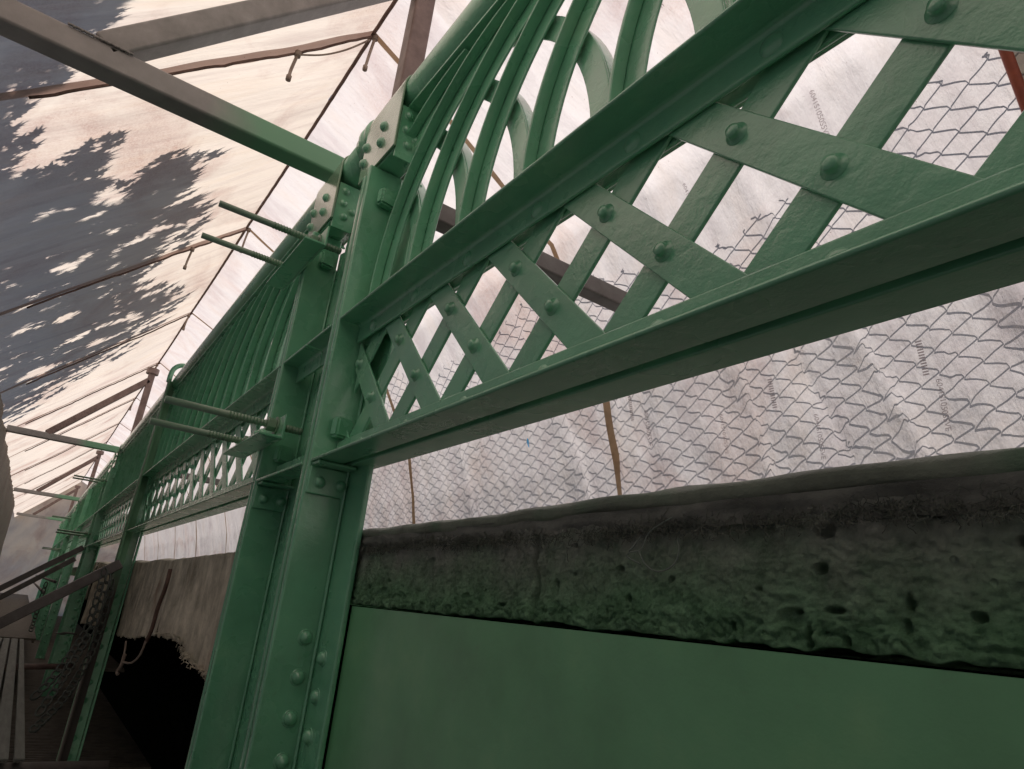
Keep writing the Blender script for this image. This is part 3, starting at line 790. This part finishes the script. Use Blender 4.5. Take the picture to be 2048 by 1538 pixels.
for sx_ in SEAMS:
    def fn(u, v, sx_=sx_):
        s = LEN_L*v; w = .060+.02*nz(s*3, sx_, 1)
        return left_pt(sx_+w*(u-.5)*2+.02*nz(s*2, sx_, 3), s, .016+.01*math.sin(u*PI))
    build('hem_strip', MB().grid(6, 60, fn), 'seam_l', tl, smooth=True)
SEC = [(-1.31, 5.18), (-2.05, 4.80), (-2.74, 4.37), (-3.25, 4.08), (-3.64, 3.86), (-3.85, 3.52), (-4.20, 2.92), (-4.54, 2.32), (-4.72, 1.70), (-4.81, 1.25), (-4.92, .6), (-4.95, -.4)]
SEC = [(a*KR, b*KR) for a, b in SEC]
SL = [0]
for a, b in zip(SEC, SEC[1:]): SL.append(SL[-1]+math.dist(a, b))
LEN_R = SL[-1]
CREASE = [(3.6, -.16, .12, .05), (3.3, -.35, .05, -.03), (2.75, -.30, .10, .045), (4.75, .1, .2, .06), (4.35, .05, .10, -.04), (6.1, -.25, .16, .05), (7.3, .2, .12, .05), (8.4, -.2, .12, .05), (1.6, -.22, .1, .03)]
def right_pt(x, s, off=0):
    s = max(0, min(LEN_R-1e-4, s)); i = 0
    while SL[i+1] < s: i += 1
    t = (s-SL[i])/(SL[i+1]-SL[i]); (y0, z0), (y1, z1) = SEC[i], SEC[i+1]
    y = y0+(y1-y0)*t; z = z0+(z1-z0)*t; l = SL[i+1]-SL[i]; ny = (z1-z0)/l; nzz = -(y1-y0)/l   # outward: (-,+)
    e = min(1, s/.6)
    d = e*(.05*nz(x*.55, s*.45, 31) + .030*nz(x*2.3+s*.7, s*.5, 33) + .008*nz(x*7+s*2, s*1.1, 37) + .035*sag(x)*math.sin(s/LEN_R*PI))
    if s > SL[4]: d += .03*abs(nz(x*2.0-s*.35, s*.18, 41))**.5
    for cx, sl_, wd, am in CREASE:
        q = x-(cx*KR+sl_*(s-SL[5])); d += am*(math.exp(-abs(q)/wd)) if q > 0 else am*math.exp(-abs(q)/(wd*.3))
    return (x, y + (d-off)*ny, z + (d-off)*nzz)
mb = MB().grid(560, 110, lambda u, v: right_pt(1.06+(51-1.06)*(u**1.35), LEN_R*v))
tr_ = build('tarpaulin', mb, 'tarp_r', smooth=True); tag(tr_, 'white sheeting of the right slope and wall behind the parapet, with wire-mesh shadows', 'tarpaulin')
for sx_ in SEAMS[1:]:
    def fn(u, v, sx_=sx_):
        s = LEN_R*v; w = .050 if s > SL[5] else .035
        return right_pt(sx_+w*(u-.5)*2+.03*nz(s*1.2, sx_, 3), s, .020+.012*math.sin(u*PI))
    build('seam_strap', MB().grid(5, 110, fn), 'strap', tr_, smooth=True)
tag(build('tarpaulin', MB().grid(90, 60, lambda u, v: right_pt(-10+8.6*u, LEN_R*v)), 'tarp_r', smooth=True), 'pale right-hand sheeting behind the camera', 'tarpaulin')
mb = MB().grid(90, 60, lambda u, v: right_pt(-1.38+2.42*u, LEN_R*v, -.04))
td = build('tarpaulin', mb, 'tarp_dark', smooth=True); tag(td, 'dirty creased canvas visible behind the lattice at the top right corner', 'tarpaulin')
mb = MB().tube([right_pt(1.04, SL[4]-.9+.14*k, .05) for k in range(26)], .035, 8)
tag(build('red_pipe', mb, 'redpipe', smooth=True), 'rust red pipe between the canvas and the white sheet, top right', 'pipe')
# left wall sheet and end sheets
def wall_pt(u, v, x0=9.0, x1=42.0):
    x = x0+(x1-x0)*u; z = 3.05-5.2*v
    y = 1.24 - .10*math.sin(v*PI) + .05*nz(x*.7, z*.6, 51) + .03*nz(x*2.5, z*.7, 53) - .20*max(0, v-.35)
    return (x, y, z)
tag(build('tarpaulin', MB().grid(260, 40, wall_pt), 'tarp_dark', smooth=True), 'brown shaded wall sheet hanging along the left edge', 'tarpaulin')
tag(build('tarpaulin', MB().grid(120, 40, lambda u, v: wall_pt(u, v, -10, 8.98)), 'tarp_r', smooth=True), 'pale wall sheet beside the camera, outside the left of the picture', 'tarpaulin')
def end_pt(x0):
    def f(u, v):
        y = 1.5-7.2*u; z = 5.85-9.1*v
        return (x0+.35*nz(y*.9, z*.5, 61)+.12*nz(y*4+z*2, z*.6, 62), y, z)
    return f
tag(build('tarpaulin', MB().grid(80, 60, end_pt(51.5)), 'tarp_l', smooth=True), 'creased white end sheet closing the far end of the tunnel', 'tarpaulin')
tag(build('tarpaulin', MB().grid(40, 40, end_pt(-10.2)), 'tarp_l', smooth=True), 'pale end sheet behind the camera', 'tarpaulin')
# ridge rope, cords and hanging ties
rope = []
for k in range(500):
    x = -4+.11*k; y, z = RY, RZ-.04*sag(x)-.035; rope.append((x, y+.0015*math.sin(k*2.1), z+.0015*math.cos(k*2.1)))
tag(build('ridge_rope', MB().tube(rope, .021, 8), 'rope', smooth=True), 'brown twisted rope running along the ridge of the sheeting', 'rope')
tie_names = iter(['nearest', 'second', 'third', 'fourth', 'fifth', 'sixth', 'seventh', 'eighth', 'ninth', 'tenth', 'eleventh', 'twelfth'])
for i, sx_ in enumerate(SEAMS[1:9]):
    which = next(tie_names)
    root = empty('seam_cord', (sx_, RY, RZ), f'{which} brown cord laced under a seam of the left slope, tied to the ridge rope', 'cord', 'cords under the roof seams')
    pts = [left_pt(sx_+.02*nz(s_*.3, sx_, 2), s_*.09, .05+.02*abs(nz(s_*.4, sx_, 7))) for s_ in range(0, 39)]
    build('cord', MB().tube(pts, .014, 6), 'rope', root, smooth=True)
    for s_, ln in (((.02, .42), (1.02, .34)) if i < 2 else ((.1, .34),) if i < 5 else ()):
        p = Vector(left_pt(sx_, s_, .07)); q = p+Vector((.03*random.uniform(-1, 1), .02, -ln*.55)); r = p+Vector((.05*random.uniform(-1, 1), .03, -ln))
        mbt = MB().tube(smoothpath([p, q, r]), .016, 6); mbt.tube([r+Vector((0, 0, .02)), r+Vector((0, 0, -.035))], .026, 7); mbt.tube([p+Vector((0, 0, .03)), p+Vector((0, 0, -.03))], .032, 7)
        build('hanging_tie', mbt, 'cord', root, smooth=True)
    if i == 0:
        p = Vector(left_pt(sx_, .1, .08)); q = Vector(left_pt(sx_, 1.0, .08))
        build('slack_loop', MB().tube(smoothpath([p, (p*2+q)/3+Vector((0, 0, -.07)), (p+q*2)/3+Vector((0, 0, -.07)), q]), .010, 6), 'cord', root, smooth=True)
# faint printing on the sheet
def s_of(Y):
    for i in range(len(SEC)-1):
        if SEC[i+1][0] <= Y <= SEC[i][0]:
            t = (Y-SEC[i][0])/(SEC[i+1][0]-SEC[i][0]); return SL[i]+t*(SL[i+1]-SL[i])
    return LEN_R/2
def stamp(text, x, Y, size, lean=0.0):
    cu = bpy.data.curves.new('t', 'FONT'); cu.body = text; cu.size = size; cu.offset = .0
    ob = bpy.data.objects.new('t', cu); COL.objects.link(ob)
    dg = bpy.context.evaluated_depsgraph_get(); me = bpy.data.meshes.new_from_object(ob.evaluated_get(dg))
    s0 = s_of(Y); mb = MB()
    mb.add([right_pt(x - v.co.y + lean*v.co.x, s0 + v.co.x, .016) for v in me.vertices], [tuple(p.vertices) for p in me.polygons])
    bpy.data.objects.remove(ob); bpy.data.meshes.remove(me)
    o = build('printed_code', mb, 'print', tr_)
    return o
for x, Y in ((2.75, -4.70), (4.45, -4.60), (3.62, -4.655), (1.85, -4.68), (2.05, -3.66), (3.3, -3.72), (2.6, -2.4), (4.2, -3.0), (1.5, -3.2)):
    stamp('6041S1050S5VE', x*KR, Y*KR, .062, .02)
for x, Y in ((1.88, -4.60), (3.05, -4.60), (4.62, -4.55)):
    x *= KR; s0 = s_of(Y*KR); mb = MB()
    for k in range(13):
        a = s0+.022*k; mb.add([right_pt(x, a, .015), right_pt(x+.045, a, .015), right_pt(x+.045, a+.012, .015), right_pt(x, a+.012, .015)], [(0, 1, 2, 3)])
    build('printed_ticks', mb, 'print', tr_)
mb = MB(); c0 = s_of(-4.588*KR)
pl = [(0, 0), (.018, .02), (.024, .07), (.012, .12), (-.012, .145), (-.006, .10), (-.018, .05)]
mb.add([right_pt(6.47*KR+a, c0+b, .02) for a, b in pl], [tuple(range(len(pl)))])
build('sky_hole_patch', mb, 'blue', tr_)  # hole in the sheet, its sky light painted as bright blue

# ================================================================ OUTSIDE: mesh fence and tree that cast the shadows, ground
SUN = Vector((-.20, -.11, .98)).normalized()
mb = MB()
pitch = .150
def fence_pt(x, h, dy=0):     # h = height up the mesh; it leans on the sheet below and stands off above
    z = .2+h
    k = 0
    while k < len(SEC)-2 and SEC[k+1][1] > z: k += 1
    (y0, z0), (y1, z1) = SEC[k], SEC[k+1]
    t = (z-z0)/(z1-z0); s_ = SL[k]+t*(SL[k+1]-SL[k])
    gap = .022+.05*max(0, min(1, (z-2.6)/1.3))+.01*max(0, nz(x*.8, z*.8, 71))
    p = Vector(right_pt(max(1.08, x), s_, -gap-dy)); p.x = x
    return p
top = lambda x: 3.75+.16*math.sin(x*1.3)+.10*nz(x*.9, 3, 3)
k = 0; x = .9
while x < 16.5:
    n = int((top(x)-.1)/.082); pts = []
    for j in range(n+1):
        sd = 1 if (j+k) % 2 else -1
        pts.append(fence_pt(x+sd*pitch*.50, j*.082, .004*sd)); pts.append(fence_pt(x+sd*pitch*.40, j*.082+.022, .004*sd))
    pts.append(pts[-1]+Vector((.03*(1 if k % 2 else -1), 0, .05)))
    mb.tube(pts, [0.0030+.0021*max(0, min(1, (p.z-2.4)/1.0)) for p in pts], 4, False)
    x += pitch; k += 1
fr = tag(build('chain_link_fence', mb, 'mesh'), 'chain link fence outside, its diamond mesh shadowed on the right sheeting', 'fence')

# tree above the left slope
mask = [[(0, 196), (52, 208), (44, 240), (20, 268), (4, 292), (40, 268), (90, 256), (80, 285), (58, 300), (34, 325), (8, 350), (40, 345), (110, 318), (150, 292), (205, 266), (256, 258), (240, 283), (216, 300), (236, 312), (205, 335), (222, 352), (262, 352), (300, 318), (334, 288), (378, 285), (452, 290), (410, 325), (382, 360), (420, 380), (432, 408), (400, 428), (424, 424), (402, 452), (372, 492), (336, 512), (286, 552), (330, 556), (394, 572), (352, 604), (330, 640), (250, 702), (180, 742), (100, 792), (0, 862)],
        [(0, -40), (262, -40), (236, 38), (200, 62), (132, 90), (120, 122), (142, 160), (60, 184), (0, 196), (-60, 190), (-60, -40)],
        [(-50, -60), (2, -60), (2, 862), (-50, 900)]]
gaps = [(150, 520, 60, 14), (250, 380, 40, 12), (200, 390, 26, 12), (300, 455, 46, 12), (90, 735, 34, 9), (165, 665, 26, 9), (30, 545, 20, 9), (120, 340, 18, 8), (220, 530, 20, 6), (275, 625, 30, 7), (60, 150, 16, 8), (105, 130, 8, 12), (95, 18, 6, 22), (340, 470, 22, 7), (230, 600, 20, 6), (20, 350, 20, 16)]
def inside(px, py, poly):
    c = False; n = len(poly)
    for i in range(n):
        (x1, y1), (x2, y2) = poly[i], poly[i-1]
        if (y1 > py) != (y2 > py) and px < (x2-x1)*(py-y1)/(y2-y1)+x1: c = not c
    return c
def on_left(px, py):
    d = ray(px, py); n = Vector((0, .6995, .7146)); p0 = Vector((0, RY, RZ)); dn = d.dot(n)
    if abs(dn) < 1e-6: return None
    t = p0.dot(n)/dn
    return d*t if t > 0 else None
leaf2 = [(0, -.9), (.10, -.45), (.42, -.55), (.30, -.22), (.75, -.12), (.38, .10), (.55, .48), (.20, .34), (0, 1.0), (-.20, .34), (-.55, .48), (-.38, .10), (-.75, -.12), (-.30, -.22), (-.42, -.55), (-.10, -.45)]
jobs = []; crown = MB(); cen = Vector((0, 0, 0)); cnt = 0
U0 = Vector((1, 0, 0)); U0 = (U0-SUN*U0.dot(SUN)).normalized(); V0 = SUN.cross(U0)
def leafat(tp, size, dist, ang, tilt):
    c = tp + SUN*dist
    u = (U0*math.cos(ang)+V0*math.sin(ang)); w = SUN.cross(u); t = Vector((random.gauss(0, tilt), random.gauss(0, tilt), random.gauss(0, tilt)))
    u = (u+t).normalized(); w = (w - u*w.dot(u)).normalized()
    crown.add([c+u*(a*size*.62)+w*(b*size) for a, b in leaf2], [tuple(range(len(leaf2)))])
py = -60
while py < 1000:
    px = -420
    while px < 460:
        jx, jy = px+random.uniform(-7, 7), py+random.uniform(-7, 7)
        ok = any(inside(jx, jy, m_) for m_ in mask)
        if ok and any(((jx-a)/r1)**2+((jy-b+ (jx-a)*.45)/r2)**2 < 1 for a, b, r1, r2 in gaps): ok = False
        if ok and nz(jx*.028, jy*.045, 3) > .24: ok = False
        if ok and nz(jx*.06-jy*.03, jy*.11, 8) > .33: ok = False
        if ok:
            tp = on_left(jx, jy)
            if tp is not None and tp.x < 34:
                edge = not all(any(inside(jx+dx, jy+dy, m_) for m_ in mask) for dx, dy in ((26, 0), (0, -26), (18, 18), (18, -18)))
                pxs = tp.length*.014/1.32
                size = pxs*(1.25 if edge else 2.0)*random.uniform(.8, 1.25)
                if not edge and random.random() < .35: leafat(tp+Vector((random.gauss(0,.05), random.gauss(0,.05), 0)), size*1.2, random.uniform(2, 5), random.uniform(0, 6.28), .3)
                jobs.append((jx, jy, tp+SUN*2.5))
                if not edge and random.random() < .35: leafat(tp, size*1.25, random.uniform(5, 8), random.uniform(0, 6.28), .2)
                leafat(tp, size, random.uniform(1.0, 1.9) if edge else random.uniform(1.2, 4.2), (random.gauss(2.4, .5) if edge else random.uniform(0, 6.28)), .22); cen += tp+SUN*5; cnt += 1
        px += 11 if px > -20 else 26
    py += 11
cen /= cnt
tree = empty('broadleaf_tree', (cen.x, 5.2, -6.0), 'leafy broadleaf tree outside, shadowing the left roof slope', 'tree')
build('crown', crown, 'leaf', tree)
base = Vector((cen.x, 5.2, -6.0)); mb = MB()
mb.tube(smoothpath([base, base+Vector((.1, -.2, 5)), Vector((cen.x, 4.2, cen.z-1.5)), cen]), [.55-.0235*k for k in range(19)], 10)
inner = [q for (jx, jy, q) in jobs if jx < 110 and jy > 420]
for k in range(8):
    a = Vector((cen.x, 4.2, cen.z-1.4)); q = inner[(k*len(inner))//8]; m1 = Vector((q.x, 3.0, q.z+.3))
    mb.tube(smoothpath([a, m1, q]), [.13-.009*j for j in range(13)], 6)
build('trunk', mb, 'bark', tree, smooth=True)
mb = MB().grid(4, 4, lambda u, v: (-400+800*u, -400+800*v, -6.0))
tag(build('ground', mb, 'ground'), 'plain gravel ground beneath the bridge', None, kind='structure')

# ================================================================ CAMERA, LIGHT
cam = bpy.data.cameras.new('camera'); co = bpy.data.objects.new('camera', cam); COL.objects.link(co); sc.camera = co
cam.sensor_width = 36; cam.lens = 36*FF/2048; cam.clip_start = .02; cam.clip_end = 1000
r, d, f = (Vector(x) for x in RR)
co.matrix_world = Matrix(((r.x, -d.x, -f.x, 0), (r.y, -d.y, -f.y, 0), (r.z, -d.z, -f.z, OZ), (0, 0, 0, 1)))
sl = bpy.data.lights.new('sun', 'SUN'); sl.energy = 4.6; sl.angle = math.radians(.5); sl.color = (1, .955, .89)
so = bpy.data.objects.new('sun', sl); COL.objects.link(so); so.rotation_euler = SUN.to_track_quat('Z', 'Y').to_euler(); so.location = (0, 0, 20)
w = bpy.data.worlds.new('World'); sc.world = w; w.use_nodes = True; nt = w.node_tree
sky = nt.nodes.new('ShaderNodeTexSky'); sky.sky_type = 'NISHITA'; sky.sun_disc = False
sky.sun_elevation = math.asin(SUN.z); sky.sun_rotation = math.atan2(SUN.x, SUN.y)
bg = nt.nodes['Background']; nt.links.new(sky.outputs[0], bg.inputs[0]); bg.inputs[1].default_value = .05
sc.view_settings.view_transform = 'Standard'; sc.view_settings.look = 'None'; sc.view_settings.exposure = .55; sc.view_settings.gamma = 1
sc.render.engine = 'CYCLES'
sc.cycles.max_bounces = 10; sc.cycles.diffuse_bounces = 6; sc.cycles.glossy_bounces = 4; sc.cycles.transmission_bounces = 6
sc.render.resolution_x = 1024; sc.render.resolution_y = 769
